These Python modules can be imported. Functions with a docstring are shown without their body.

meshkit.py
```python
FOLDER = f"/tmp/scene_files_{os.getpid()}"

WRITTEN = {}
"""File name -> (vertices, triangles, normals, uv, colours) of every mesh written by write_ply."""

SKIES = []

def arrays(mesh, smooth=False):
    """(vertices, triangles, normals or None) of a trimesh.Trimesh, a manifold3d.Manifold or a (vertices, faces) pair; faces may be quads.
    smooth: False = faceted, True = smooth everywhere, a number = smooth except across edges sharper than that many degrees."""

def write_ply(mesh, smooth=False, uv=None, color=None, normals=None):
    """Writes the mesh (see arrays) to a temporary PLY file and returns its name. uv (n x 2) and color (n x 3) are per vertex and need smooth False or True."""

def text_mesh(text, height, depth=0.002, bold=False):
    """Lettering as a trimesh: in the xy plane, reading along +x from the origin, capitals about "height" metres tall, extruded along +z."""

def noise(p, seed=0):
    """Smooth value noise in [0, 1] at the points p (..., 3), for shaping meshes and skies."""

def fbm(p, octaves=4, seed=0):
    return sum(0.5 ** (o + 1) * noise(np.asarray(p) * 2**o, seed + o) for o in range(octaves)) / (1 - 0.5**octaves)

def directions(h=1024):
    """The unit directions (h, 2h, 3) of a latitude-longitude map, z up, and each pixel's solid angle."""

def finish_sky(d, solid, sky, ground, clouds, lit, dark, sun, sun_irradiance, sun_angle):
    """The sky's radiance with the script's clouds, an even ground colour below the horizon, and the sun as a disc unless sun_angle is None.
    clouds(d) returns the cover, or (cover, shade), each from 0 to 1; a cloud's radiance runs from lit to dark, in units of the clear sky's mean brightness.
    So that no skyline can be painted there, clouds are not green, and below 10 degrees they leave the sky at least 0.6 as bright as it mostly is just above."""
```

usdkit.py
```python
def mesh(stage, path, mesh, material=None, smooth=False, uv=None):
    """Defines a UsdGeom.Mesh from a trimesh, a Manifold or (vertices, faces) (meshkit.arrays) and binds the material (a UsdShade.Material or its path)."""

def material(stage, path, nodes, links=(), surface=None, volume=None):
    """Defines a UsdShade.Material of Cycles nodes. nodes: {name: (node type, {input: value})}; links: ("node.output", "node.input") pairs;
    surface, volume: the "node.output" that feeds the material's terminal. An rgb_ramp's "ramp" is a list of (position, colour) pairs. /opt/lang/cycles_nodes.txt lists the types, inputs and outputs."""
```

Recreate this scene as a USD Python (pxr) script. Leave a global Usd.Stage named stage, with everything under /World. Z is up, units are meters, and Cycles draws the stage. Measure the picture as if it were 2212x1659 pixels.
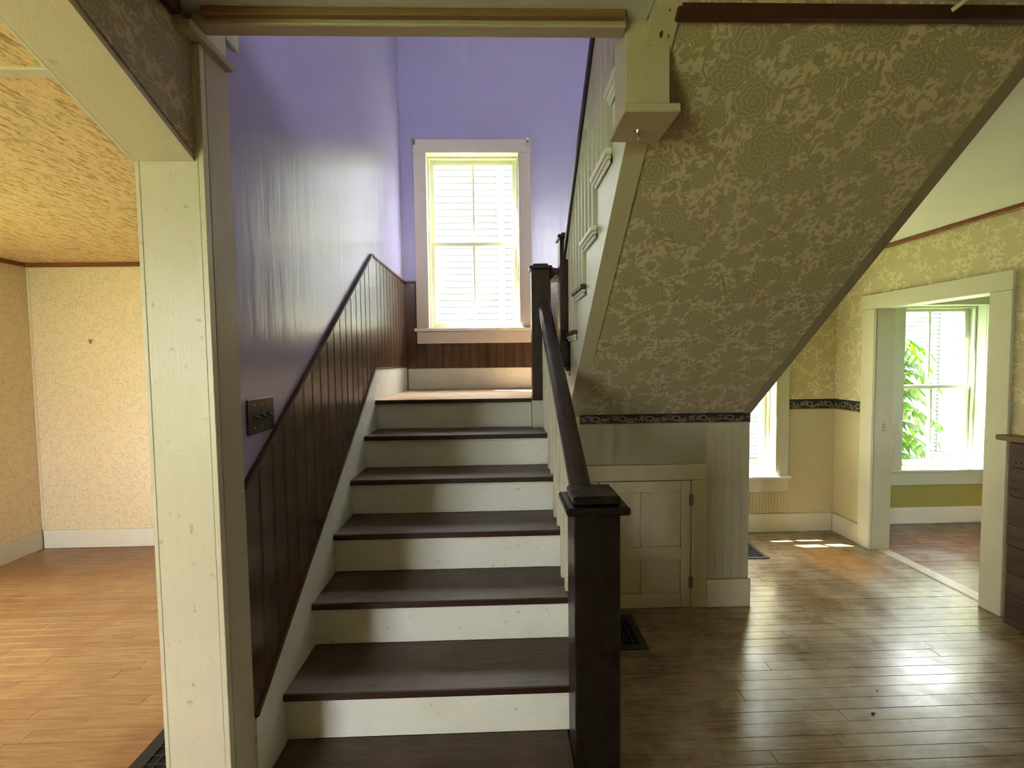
import math, random
import numpy as np, trimesh
from shapely.geometry import Polygon, box as sbox
import usdkit, meshkit
from pxr import Usd, UsdGeom, UsdLux, UsdShade, Gf, Sdf, Vt

random.seed(7)
rng = np.random.default_rng(7)
stage = Usd.Stage.CreateInMemory()
UsdGeom.SetStageUpAxis(stage, 'Z')
UsdGeom.Xform.Define(stage, '/World')
UsdGeom.Scope.Define(stage, '/World/Looks')

# ------------------------------------------------------------------ camera, sky, sun, exposure
EYE = (0.0, 0.0, 1.57)
PITCH, YAW, ROLL = 0.0497, -0.0272, -0.0131
EXPOSURE = 0.36
SKY = 7.4
SUN = 38.0
def cam_axes():
    cp, sp, cy, sy, cr, sr = math.cos(PITCH), math.sin(PITCH), math.cos(YAW), math.sin(YAW), math.cos(ROLL), math.sin(ROLL)
    Rz = np.array([[cy, -sy, 0], [sy, cy, 0], [0, 0, 1]])
    F, U, R = Rz @ [0, cp, -sp], Rz @ [0, sp, cp], Rz @ [1, 0, 0]
    return cr * R + sr * U, F, -sr * R + cr * U
cR, cF, cU = cam_axes()
cam = UsdGeom.Camera.Define(stage, '/World/camera')
cam.AddTransformOp().Set(Gf.Matrix4d(*cR, 0, *cU, 0, *(-cF), 0, *EYE, 1))
cam.CreateHorizontalApertureAttr(36.0); cam.CreateVerticalApertureAttr(27.0)
cam.CreateFocalLengthAttr(36.0 * 1000 / 2212)
cam.CreateClippingRangeAttr(Gf.Vec2f(0.05, 500))
cam.CreateExposureAttr(EXPOSURE)
sky = UsdLux.DomeLight.Define(stage, '/World/sky')
sky.CreateIntensityAttr(SKY); sky.CreateColorAttr(Gf.Vec3f(0.95, 0.98, 1.0))
sun = UsdLux.DistantLight.Define(stage, '/World/sun')
sun.CreateIntensityAttr(SUN); sun.CreateAngleAttr(0.6); sun.CreateNormalizeAttr(True); sun.CreateColorAttr(Gf.Vec3f(1.0, 0.93, 0.80))
_d = np.array([0.45, -0.33, -1.0]); _d /= np.linalg.norm(_d)                # the way the sunlight travels
_x = np.cross([0, 0, 1.0], -_d); _x /= np.linalg.norm(_x); _y = np.cross(-_d, _x)
sun.AddTransformOp().Set(Gf.Matrix4d(*_x, 0, *_y, 0, *(-_d), 0, 0, 0, 30, 1))

# ------------------------------------------------------------------ material graphs
class Out(str): pass
class G:
    def __init__(s): s.nodes, s.links, s.k = {}, [], 0
    def __call__(s, kind, out=None, **inp):
        name = f'n{s.k}'; s.k += 1
        vals = {}
        for a, b in inp.items():
            if isinstance(b, Out): s.links.append((str(b), f'{name}.{a}'))
            else: vals[a] = b
        s.nodes[name] = (kind, vals)
        return Out(f'{name}.{out}') if out else name
    def math(s, t, a, b=0.5, c=0.0, clamp=False):
        return s('math', 'value', math_type=t, value1=a, value2=b, value3=c, use_clamp=clamp)
    def vm(s, t, a, b=(0, 0, 0), out='vector', **k):
        return s('vector_math', out, math_type=t, vector1=a, vector2=b, **k)
    def mix(s, f, a, b, t='mix'):
        return s('mix_color', 'result', blend_type=t, fac=f, a=a, b=b)
    def pos(s): return s('geometry', 'position')
    def smooth(s, v, lo, hi):
        return s('map_range', 'result', range_type='smoothstep', value=v, from_min=lo, from_max=hi, to_min=0.0, to_max=1.0, clamp=True)
    def noise(s, vec, scale, detail=3.0, rough=0.55, dist=0.0, dim='3D', out='fac'):
        return s('noise_texture', out, dimensions=dim, vector=vec, scale=scale, detail=detail, roughness=rough, distortion=dist)
    def stretch(s, scale, rot=(0, 0, 0)):
        return s('mapping', 'vector', mapping_type='point', vector=s.pos(), scale=scale, rotation=rot)
    def done(s, name, **bsdf):
        p = s('principled_bsdf', **bsdf)
        return usdkit.material(stage, f'/World/Looks/{name}', s.nodes, s.links, surface=f'{p}.BSDF')
def srgb(r, g, b):
    return tuple(((c / 255) / 12.92 if c / 255 <= .04045 else ((c / 255 + .055) / 1.055) ** 2.4) for c in (r, g, b))
def mul(c, k): return tuple(x * k for x in c)

def paint(name, col, rough=0.45, stain=0.25, dirt=None, streak=(9, 9, 1.2), bump=0.15, spots=0.0, vary=0.0, spec=0.5):
    g = G()
    n = g.noise(g.stretch((1, 1, 1)), 2.6, 5.0, 0.62)
    dcol = dirt or mul(col, 0.72)
    c = g.mix(g.math('multiply', g.smooth(n, 0.45, 0.75), stain), col, dcol)
    st = g.noise(g.stretch(streak), 6.0, 4.0, 0.6)
    c = g.mix(g.math('multiply', g.smooth(st, 0.4, 0.75), stain * 0.6), c, mul(col, 0.85))
    if spots:
        sp = g.noise(g.pos(), 38.0, 2.0, 0.5)
        c = g.mix(g.math('multiply', g.smooth(sp, 0.66, 0.76), spots), c, mul(col, 0.35))
    if vary:
        r = g('object_info', 'random')
        c = g.mix(g.math('multiply', r, vary), c, mul(col, 0.6))
    b = g('bump', 'normal', height=g.noise(g.stretch(streak), 22.0, 3.0), strength=bump, distance=0.004)
    return g.done(name, base_color=c, roughness=rough, normal=b, specular_ior_level=spec)

def wood(name, dark, light, axis, rough=0.35, vary=0.5, grain=0.8, wear=None, wear_amt=0.0, bump=0.12, rvar=0.15, spec=0.5, knots=0.0, scratch=None, fine=30.0, along=1.8, stain=None):
    g = G()
    k = [fine, fine, fine]; k['xyz'.index(axis)] = along
    off = g.math('multiply', g('object_info', 'random'), 37.0)
    pv = g.vm('add', g.stretch(tuple(k)), g('combine_xyz', 'vector', x=off, y=off, z=off))
    n = g.noise(pv, 1.0, 6.0, 0.62, 0.6)
    f = g.math('multiply', g.smooth(n, 0.3, 0.72), grain)
    c = g.mix(f, light, dark)
    r = g('object_info', 'random')
    c = g.mix(g.math('multiply', r, vary), c, dark)
    if knots:
        v = g('voronoi_texture', 'distance', dimensions='3D', vector=g.stretch(tuple(x / 5 for x in k)), scale=1.4)
        c = g.mix(g.math('multiply', g.math('subtract', 1.0, g.smooth(v, 0.05, 0.16)), knots), c, mul(dark, 0.4))
    big = g.noise(g.pos(), 2.2, 5.0, 0.65)
    rr = g('map_range', 'result', value=big, from_min=0.3, from_max=0.7, to_min=rough - rvar, to_max=rough + rvar, clamp=True)
    if wear:
        w = g.math('multiply', g.smooth(big, 0.42, 0.66), wear_amt)
        c = g.mix(w, c, wear)
    if scratch:
        sv = g.noise(g.stretch((1.2, 9.0, 1), (0, 0, 0.55)), 5.0, 6.0, 0.7)
        c = g.mix(g.math('multiply', g.smooth(sv, 0.56, 0.72), scratch[1]), c, scratch[0])
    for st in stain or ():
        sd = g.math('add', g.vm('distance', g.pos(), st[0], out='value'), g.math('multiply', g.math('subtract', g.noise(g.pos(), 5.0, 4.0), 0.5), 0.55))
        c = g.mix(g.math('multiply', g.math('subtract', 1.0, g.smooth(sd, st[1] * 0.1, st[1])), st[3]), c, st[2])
    b = g('bump', 'normal', height=n, strength=bump, distance=0.003)
    return g.done(name, base_color=c, roughness=rr, normal=b, specular_ior_level=spec)

def plane_uv(g, U, V):
    p = g.pos()
    return g('combine_xyz', 'vector', x=g.vm('dot_product', p, U, out='value'), y=g.vm('dot_product', p, V, out='value'), z=0.0)

def blooms(g, uv, size, R0, petals, rnd, seed):
    """Rosettes on a jittered grid: (inside mask, line mask), both from 0 to 1."""
    u2 = g.vm('add', uv, (seed, seed * 0.37, 0))
    v = g('voronoi_texture', dimensions='2D', feature='f1', vector=u2, scale=1.0 / size, randomness=rnd)
    d = g.vm('subtract', u2, Out(f'{v}.position'))
    r = g.vm('length', d, out='value')
    xyz = g('separate_xyz', vector=d)
    a = g.math('arctan2', Out(f'{xyz}.y'), Out(f'{xyz}.x'))
    rc = g('separate_color', color=Out(f'{v}.color'))
    a2 = g.math('add', a, g.math('multiply', Out(f'{rc}.r'), 6.28))
    pet = g.math('absolute', g.math('cosine', g.math('multiply', a2, petals / 2)))
    size_k = g.math('multiply_add', Out(f'{rc}.g'), 0.55, 0.62)
    R = g.math('multiply', g.math('multiply_add', pet, 0.30, 0.78), g.math('multiply', size_k, R0))
    t = g.math('divide', r, R)
    pet2 = g.math('absolute', g.math('cosine', g.math('multiply_add', a2, petals / 2, 1.2)))
    tt = g.math('subtract', g.math('add', t, 0.16), g.math('multiply', pet2, 0.17))
    inside = g.math('subtract', 1.0, g.smooth(t, 0.95, 1.03))
    ring = g.math('absolute', g.math('subtract', g.math('fraction', g.math('multiply', tt, 3.7)), 0.5))
    lines = g.math('multiply', g.math('subtract', 1.0, g.smooth(ring, 0.06, 0.15)), inside)
    rib = g.math('absolute', g.math('sine', g.math('multiply', a2, petals * 2.5)))
    lines2 = g.math('multiply', g.math('multiply', g.math('subtract', 1.0, g.smooth(rib, 0.12, 0.35)), g.smooth(t, 0.45, 0.55)), inside)
    return inside, g.math('maximum', lines, g.math('multiply', lines2, 0.35)), a2

def leaves(g, uv, size, la, lb, seed, rnd=0.9):
    u2 = g.vm('add', uv, (seed, -seed, 0))
    v = g('voronoi_texture', dimensions='2D', feature='f1', vector=u2, scale=1.0 / size, randomness=rnd)
    d = g.vm('subtract', u2, Out(f'{v}.position'))
    rc = g('separate_color', color=Out(f'{v}.color'))
    d = g('vector_rotate', 'vector', rotate_type='z_axis', vector=d, angle=g.math('multiply', Out(f'{rc}.r'), 6.28))
    xyz = g('separate_xyz', vector=d)
    x, y = g.math('divide', Out(f'{xyz}.x'), la), g.math('divide', Out(f'{xyz}.y'), lb)
    y = g.math('add', y, g.math('multiply', g.math('multiply', x, x), 0.8))
    e = g.math('add', g.math('multiply', x, x), g.math('multiply', y, y))
    m = g.math('subtract', 1.0, g.smooth(e, 0.75, 1.1))
    mid = g.math('subtract', 1.0, g.smooth(g.math('absolute', y), 0.10, 0.25))
    return g.math('subtract', m, g.math('multiply', g.math('multiply', mid, m), 0.75))

def floral(name, U, V, ground, tone, rough=0.6, seed=0.0, amount=1.0, warm=None):
    g = G()
    uv = plane_uv(g, U, V)
    w = g.noise(uv, 9.0, 2.0, 0.5, dim='2D', out='color')
    uv = g.vm('add', uv, g.vm('scale', g.vm('subtract', w, (0.5, 0.5, 0.5)), scale=0.03))
    uv = g.vm('multiply', uv, (1, 1, 0))
    i1, l1, _ = blooms(g, uv, 0.138, 0.060, 8, 0.75, 1.7 + seed)
    i2, l2, _ = blooms(g, uv, 0.066, 0.022, 6, 0.9, 5.3 + seed)
    lf = leaves(g, uv, 0.036, 0.0145, 0.0066, 3.1 + seed)
    lf2 = leaves(g, uv, 0.026, 0.0090, 0.0046, 8.1 + seed)
    vn = g.noise(g.vm('add', uv, (seed, 4, 0)), 7.5, 1.0, 0.4, 0.4, dim='2D')
    vine = g.math('subtract', 1.0, g.smooth(g.math('absolute', g.math('subtract', vn, 0.5)), 0.008, 0.017))
    bloom = g.math('subtract', g.math('multiply', i1, 0.95), g.math('multiply', l1, 0.75))
    small = g.math('subtract', i2, g.math('multiply', l2, 0.8))
    rest = g.math('maximum', g.math('maximum', lf, lf2), g.math('maximum', vine, small))
    out1 = g.math('subtract', 1.0, i1)
    m = g.math('maximum', bloom, g.math('multiply', rest, out1), clamp=True)
    m = g.math('multiply', m, amount)
    c = g.mix(m, ground, tone)
    big = g.noise(g.pos(), 1.5, 4.0, 0.6)
    c = g.mix(g.math('multiply', g.smooth(big, 0.4, 0.75), 0.22), c, warm or mul(ground, 0.8))
    b = g('bump', 'normal', height=g.noise(g.pos(), 260.0, 2.0), strength=0.12, distance=0.002)
    return g.done(name, base_color=c, roughness=rough, normal=b)

def scroll_paper(name, U, V, ground, tone, seed=0.0):
    g = G()
    uv = plane_uv(g, U, V)
    masks = []
    for k, (sz, rad) in enumerate(((0.085, 0.026), (0.062, 0.017))):
        u2 = g.vm('add', uv, (seed + k * 3.3, k * 1.9, 0))
        v = g('voronoi_texture', dimensions='2D', feature='f1', vector=u2, scale=1 / sz, randomness=0.85)
        d = g.vm('subtract', u2, Out(f'{v}.position'))
        rc = g('separate_color', color=Out(f'{v}.color'))
        xyz = g('separate_xyz', vector=d)
        a = g.math('arctan2', Out(f'{xyz}.y'), Out(f'{xyz}.x'))
        a = g.math('add', a, g.math('multiply', Out(f'{rc}.r'), 6.28))
        r = g.vm('length', d, out='value')
        sp = g.math('multiply_add', g.math('sine', a), 0.007, rad)
        arc = g.math('subtract', 1.0, g.smooth(g.math('absolute', g.math('subtract', r, sp)), 0.0009, 0.0024))
        gate = g.smooth(g.math('cosine', g.math('multiply', a, 0.9)), -0.35, -0.1)
        masks.append(g.math('multiply', arc, gate))
    lf = leaves(g, uv, 0.024, 0.0075, 0.0032, 2.2 + seed)
    sel = g.smooth(g.noise(uv, 16.0, 1.0, dim='2D'), 0.46, 0.56)
    masks.append(g.math('multiply', lf, sel))
    m = masks[0]
    for x in masks[1:]: m = g.math('maximum', m, x)
    c = g.mix(g.math('multiply', m, 0.45), ground, tone)
    b = g('bump', 'normal', height=g.noise(g.pos(), 200.0, 2.0), strength=0.1, distance=0.002)
    return g.done(name, base_color=c, roughness=0.55, normal=b)

def border_paper(name, U, z0, z1):
    """Chair-rail border: navy above, burgundy below, with pale oval wreaths and sprays."""
    g = G()
    p = g.pos()
    u = g.vm('dot_product', p, U, out='value')
    t = g('map_range', 'result', value=g.vm('dot_product', p, (0, 0, 1), out='value'), from_min=z0, from_max=z1, to_min=0.0, to_max=1.0, clamp=True)
    H = 0.085
    base = g.mix(g.smooth(t, 0.3, 0.6), srgb(54, 24, 28), srgb(18, 28, 34))
    per = 0.168
    fu = g.math('subtract', g.math('fraction', g.math('divide', u, per)), 0.5)
    x = g.math('multiply', fu, per); y = g.math('multiply', g.math('subtract', t, 0.55), H)
    xr = g.math('add', g.math('multiply', x, 0.8), g.math('multiply', y, 0.55)); yr = g.math('subtract', g.math('multiply', y, 0.8), g.math('multiply', x, 0.35))
    e = g.math('sqrt', g.math('add', g.math('power', g.math('divide', g.math('absolute', xr), 0.021), 2.0), g.math('power', g.math('divide', g.math('absolute', yr), 0.016), 2.0)))
    oval = g.math('subtract', 1.0, g.smooth(g.math('absolute', g.math('subtract', e, 1.0)), 0.05, 0.15))
    uv = g('combine_xyz', 'vector', x=u, y=g.math('multiply', t, H), z=0.0)
    i1, l1, _ = blooms(g, uv, 0.024, 0.013, 5, 0.8, 2.0)
    wave = g.math('multiply_add', g.math('sine', g.math('multiply', u, 2 * math.pi / per)), 0.13, 0.48)
    near = g.math('subtract', 1.0, g.smooth(g.math('absolute', g.math('subtract', t, wave)), 0.18, 0.28))
    spray = g.math('multiply', g.math('multiply', g.math('subtract', i1, g.math('multiply', l1, 0.8)), near), g.smooth(e, 1.2, 1.4))
    c = g.mix(g.math('multiply', spray, 0.8), base, srgb(142, 126, 110))
    c = g.mix(oval, c, srgb(196, 186, 158))
    edge = g.smooth(t, 0.10, 0.12)
    c = g.mix(edge, srgb(176, 150, 120), c)
    e2 = g.math('subtract', 1.0, g.smooth(g.math('absolute', g.math('subtract', t, 0.115)), 0.01, 0.03))
    c = g.mix(e2, c, srgb(60, 36, 28))
    return g.done(name, base_color=c, roughness=0.5)

CREAM = (0.63, 0.60, 0.47)
M = {}
M['cream'] = paint('cream_paint', CREAM, 0.42, 0.30, spots=0.25)
M['column'] = paint('worn_cream_paint', (0.60, 0.55, 0.41), 0.36, 0.4, mul((0.52, 0.48, 0.34), .9), spots=0.5)
M['jamb'] = paint('shaded_cream_paint', (0.50, 0.44, 0.32), 0.5, 0.25, bump=0.3)  # cream paint darkened: shade on the column's stair side is in the colour
M['riser'] = paint('scuffed_riser_paint', (0.78, 0.78, 0.70), 0.36, 0.35, (0.54, 0.50, 0.38), streak=(1.2, 9, 9), spots=0.5)
M['white'] = paint('white_trim_paint', (0.78, 0.77, 0.68), 0.35, 0.15)
M['casing'] = paint('grey_white_casing_paint', (0.62, 0.55, 0.48), 0.45, 0.15)
M['sash'] = paint('sash_paint', (0.74, 0.74, 0.55), 0.4, 0.15)
M['kcasing'] = paint('pale_green_paint', (0.55, 0.58, 0.46), 0.42, 0.12)
M['olive'] = paint('olive_grey_jamb_paint', (0.50, 0.47, 0.34), 0.45, 0.2)
M['purple'] = None
def purple():
    g = G()
    col = srgb(162, 155, 200)
    n = g.noise(g.pos(), 1.7, 5.0, 0.6)
    c = g.mix(g.math('multiply', g.smooth(n, 0.4, 0.7), 0.22), col, srgb(148, 138, 172))
    s1 = g.noise(g.stretch((5, 5, 0.55)), 2.0, 4.0, 0.6)
    s2 = g.noise(g.stretch((1, 1, 0.5)), 42.0, 3.0, 0.6)
    h = g.math('add', g.math('multiply', s1, 1.4), g.math('multiply', s2, 0.10))
    b = g('bump', 'normal', height=h, strength=0.17, distance=0.012)
    return g.done('purple_gloss_paint', base_color=c, roughness=0.26, normal=b, specular_ior_level=0.75)
M['purple'] = purple()
M['paper_soffit'] = floral('floral_paper_slope', (1, 0, 0), (0, -0.783, 0.622), srgb(208, 192, 164), srgb(156, 148, 112), 0.6, 0.0)
M['paper_right'] = floral('floral_paper_right', (0, 1, 0), (0, 0, 1), srgb(218, 206, 172), srgb(186, 175, 136), 0.6, 2.0)
M['paper_back'] = floral('floral_paper_back', (1, 0, 0), (0, 0, 1), srgb(218, 205, 164), srgb(184, 170, 124), 0.6, 4.0)
M['paper_arch'] = floral('floral_paper_arch', (0, 1, 0), (0, 0, 1), srgb(200, 182, 150), srgb(156, 144, 114), 0.6, 6.0)
M['paper_parlor_x'] = scroll_paper('scroll_paper_back', (1, 0, 0), (0, 0, 1), srgb(230, 216, 184), srgb(146, 122, 90))
M['paper_parlor_y'] = scroll_paper('scroll_paper_left', (0, 1, 0), (0, 0, 1), srgb(226, 206, 162), srgb(150, 118, 78), 5.0)
M['border_x'] = border_paper('wreath_border_x', (1, 0, 0), 1.10, 1.195)
M['border_c'] = border_paper('wreath_border_closet', (1, 0, 0), 1.168, 1.232)
M['border_y'] = border_paper('wreath_border_y', (0, 1, 0), 1.10, 1.195)
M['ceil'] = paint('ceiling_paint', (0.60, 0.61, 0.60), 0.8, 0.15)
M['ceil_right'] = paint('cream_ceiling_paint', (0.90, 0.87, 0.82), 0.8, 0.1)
def parlor_ceiling():
    g = G()
    n = g.noise(g.stretch((9.0, 2.2, 1), (0, 0, 0.35)), 8.0, 5.0, 0.7)
    f = g.smooth(n, 0.46, 0.68)
    c = g.mix(f, srgb(230, 206, 156), srgb(160, 126, 78))
    n2 = g.noise(g.stretch((14.0, 3.0, 1), (0, 0, 0.35)), 12.0, 4.0, 0.7)
    c = g.mix(g.math('multiply', g.smooth(n2, 0.57, 0.68), 0.8), c, srgb(104, 74, 40))
    b = g('bump', 'normal', height=n, strength=0.3, distance=0.004, invert=True)
    return g.done('fibrous_tan_ceiling', base_color=c, roughness=0.8, normal=b)
M['ceil_parlor'] = parlor_ceiling()
M['trim_dark'] = wood('dark_brown_trim', srgb(46, 20, 10), srgb(74, 36, 18), 'x', 0.4, 0.2)
M['trim_brown'] = wood('red_brown_trim', srgb(104, 54, 26), srgb(140, 80, 42), 'x', 0.4, 0.2)
M['trim_tan'] = wood('tan_header_wood', srgb(112, 82, 52), srgb(142, 108, 74), 'x', 0.45, 0.1)
M['post'] = paint('old_tan_post_paint', (0.50, 0.44, 0.30), 0.45, 0.25, spots=0.2)
M['threshold'] = wood('worn_pale_threshold', srgb(140, 120, 108), srgb(186, 168, 156), 'y', 0.3, 0.1, spec=0.7)
M['header'] = paint('beige_header_paint', (0.43, 0.36, 0.27), 0.45, 0.2, streak=(1.2, 9, 9))
M['floor_hall'] = wood('worn_grey_floorboard', srgb(92, 68, 50), srgb(152, 128, 102), 'x', 0.27, 0.5, 0.8, srgb(162, 146, 124), 0.55, 0.1, 0.12, 0.8, scratch=(srgb(182, 170, 146), 0.6), fine=70.0, along=4.0, stain=[((2.62, 3.42, 0.0), 0.42, srgb(186, 122, 56), .6)])  # orange patch mixed into the boards near the hall window
M['floor_parlor'] = wood('honey_floorboard', srgb(150, 112, 70), srgb(208, 172, 120), 'x', 0.36, 0.4, 0.75, srgb(168, 120, 82), 0.55, 0.1, 0.12, 0.5, scratch=(srgb(222, 186, 134), 0.45), fine=75.0, along=4.5, stain=[((-2.4, 4.4, 0), 1.45, srgb(116, 74, 50), .85), ((-3.4, 4.2, 0), 1.1, srgb(116, 74, 50), .8), ((-1.15, 1.75, 0), .75, srgb(138, 88, 60), .75)])
M['floor_kitchen'] = wood('red_brown_floorboard', srgb(84, 50, 34), srgb(126, 82, 58), 'x', 0.27, 0.4, 0.8, None, 0, 0.1, 0.1, 0.8, fine=60.0, along=4.0)
M['gap'] = paint('dark_subfloor', (0.02, 0.014, 0.01), 0.9, 0.0)
M['tread'] = wood('worn_brown_tread', srgb(58, 42, 30), srgb(90, 70, 54), 'x', 0.42, 0.25, 0.9, srgb(108, 90, 74), 0.5, 0.08, 0.1, 0.4, fine=60.0, along=5.0)
M['nosing'] = wood('dark_nosing', srgb(34, 14, 10), srgb(52, 24, 16), 'x', 0.4, 0.2)
M['landing'] = wood('bare_landing_board', srgb(200, 160, 124), srgb(238, 206, 172), 'x', 0.4, 0.25)
M['bead_y'] = wood('stained_beadboard', srgb(50, 30, 15), srgb(92, 60, 34), 'z', 0.29, 0.5, 1.0, bump=0.05, knots=0.7, spec=1.0, rvar=0.06)
M['cap_brown'] = wood('brown_cap_moulding', srgb(58, 32, 18), srgb(88, 54, 32), 'y', 0.35, 0.1)
M['newel'] = wood('black_brown_newel', srgb(10, 6, 4), srgb(22, 13, 9), 'z', 0.34, 0.1, spec=0.5)
M['newel_up'] = wood('dark_umber_newel', srgb(38, 26, 22), srgb(64, 48, 41), 'z', 0.32, 0.1)
M['rail'] = wood('dark_umber_rail', srgb(36, 25, 21), srgb(60, 46, 40), 'y', 0.30, 0.1)
M['grey_panel'] = paint('grey_green_panel_paint', (0.40, 0.38, 0.26), 0.5, 0.25, streak=(5, 5, .6))
M['streaked'] = paint('streaked_green_panel_paint', (0.47, 0.44, 0.30), 0.45, 0.5, (0.33, 0.31, 0.21), streak=(14, 14, .7))
M['closet'] = paint('old_ivory_paint', (0.62, 0.56, 0.40), 0.42, 0.35, spots=0.25)
M['wains'] = paint('khaki_wainscot_paint', (0.55, 0.48, 0.29), 0.5, 0.2, streak=(9, 9, .8))
M['green'] = paint('olive_green_paint', (0.34, 0.32, 0.09), 0.55, 0.2)
M['barn'] = wood('weathered_barn_wood', srgb(48, 34, 26), srgb(92, 72, 58), 'y', 0.7, 0.5, 1.0, srgb(110, 94, 80), 0.3, 0.3, knots=0.4)
M['barn_cap'] = wood('weathered_cap_wood', srgb(96, 74, 52), srgb(136, 112, 84), 'y', 0.65, 0.2, bump=0.3)
M['soffit_edge'] = paint('taupe_edge_paint', (0.27, 0.23, 0.16), 0.5, 0.2)
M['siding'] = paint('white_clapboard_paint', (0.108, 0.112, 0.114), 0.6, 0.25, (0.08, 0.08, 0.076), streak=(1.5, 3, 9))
M['grass'] = paint('lawn', (0.10, 0.17, 0.05), 0.9, 0.5)
M['bark'] = paint('bark', (0.16, 0.12, 0.08), 0.9, 0.5)
def simple(name, col, rough=0.4, metal=0.0):
    g = G()
    n = g.noise(g.pos(), 60.0, 3.0)
    return g.done(name, base_color=g.mix(g.math('multiply', n, 0.4), col, mul(col, 0.6)), roughness=rough, metallic=metal)
M['iron'] = simple('black_iron', (0.030, 0.030, 0.028), 0.5, 0.3)
M['bronze'] = simple('bronze_plate', (0.060, 0.045, 0.032), 0.30, 0.6)
M['steel'] = simple('worn_steel', (0.55, 0.52, 0.47), 0.28, 1.0)
M['rust'] = simple('rusty_hinge', (0.26, 0.19, 0.11), 0.6, 0.2)
M['hole'] = simple('void_shade_black', (0.004, 0.004, 0.004), 0.9)  # near-black colour stands in for shade inside holes and register openings
def leaf():
    g = G()
    r = g('object_info', 'random')
    n = g.noise(g.pos(), 7.0, 2.0)
    c = g.mix(g.math('multiply', g.math('add', r, n), 0.5), srgb(26, 62, 8), srgb(84, 116, 18))
    d = g('principled_bsdf', base_color=c, roughness=0.45)
    t = g('translucent_bsdf', color=c)
    m = g('mix_closure', fac=0.5, closure1=Out(f'{d}.BSDF'), closure2=Out(f'{t}.BSDF'))
    return usdkit.material(stage, '/World/Looks/sunlit_leaf', g.nodes, g.links, surface=f'{m}.closure')
M['leaf'] = leaf()
def glass():
    g = G()
    n = g.noise(g.pos(), 6.0, 2.0)
    b = g('bump', 'normal', height=n, strength=0.15, distance=0.004)
    t = g('transparent_bsdf', color=(0.97, 0.985, 0.975)); s = g('glossy_bsdf', color=(1, 1, 1), roughness=0.03, normal=b)
    f = g.math('multiply_add', g.math('power', g('layer_weight', 'facing', blend=0.5), 5.0), 0.90, 0.07)
    m = g('mix_closure', fac=f, closure1=Out(f'{t}.BSDF'), closure2=Out(f'{s}.BSDF'))
    return usdkit.material(stage, '/World/Looks/old_window_glass', g.nodes, g.links, surface=f'{m}.closure')
M['glass'] = glass()

# ------------------------------------------------------------------ mesh helpers
def B(x0, x1, y0, y1, z0, z1):
    m = trimesh.creation.box((x1 - x0, y1 - y0, z1 - z0)); m.apply_translation(((x0 + x1) / 2, (y0 + y1) / 2, (z0 + z1) / 2)); return m
def C(x0, x1, y0, y1, z0, z1, c=0.003):
    """A box whose edges are chamfered by c."""
    c = min(c, (x1 - x0) * .45, (y1 - y0) * .45, (z1 - z0) * .45)
    pts = []
    for sx in (0, 1):
        for sy in (0, 1):
            for sz in (0, 1):
                p = [(x0, x1)[sx], (y0, y1)[sy], (z0, z1)[sz]]; q = [(1, -1)[sx], (1, -1)[sy], (1, -1)[sz]]
                for a in range(3):
                    pts.append([p[k] + (q[k] * c if k != a else 0) for k in range(3)])
    return trimesh.Trimesh(np.array(pts)).convex_hull
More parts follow.
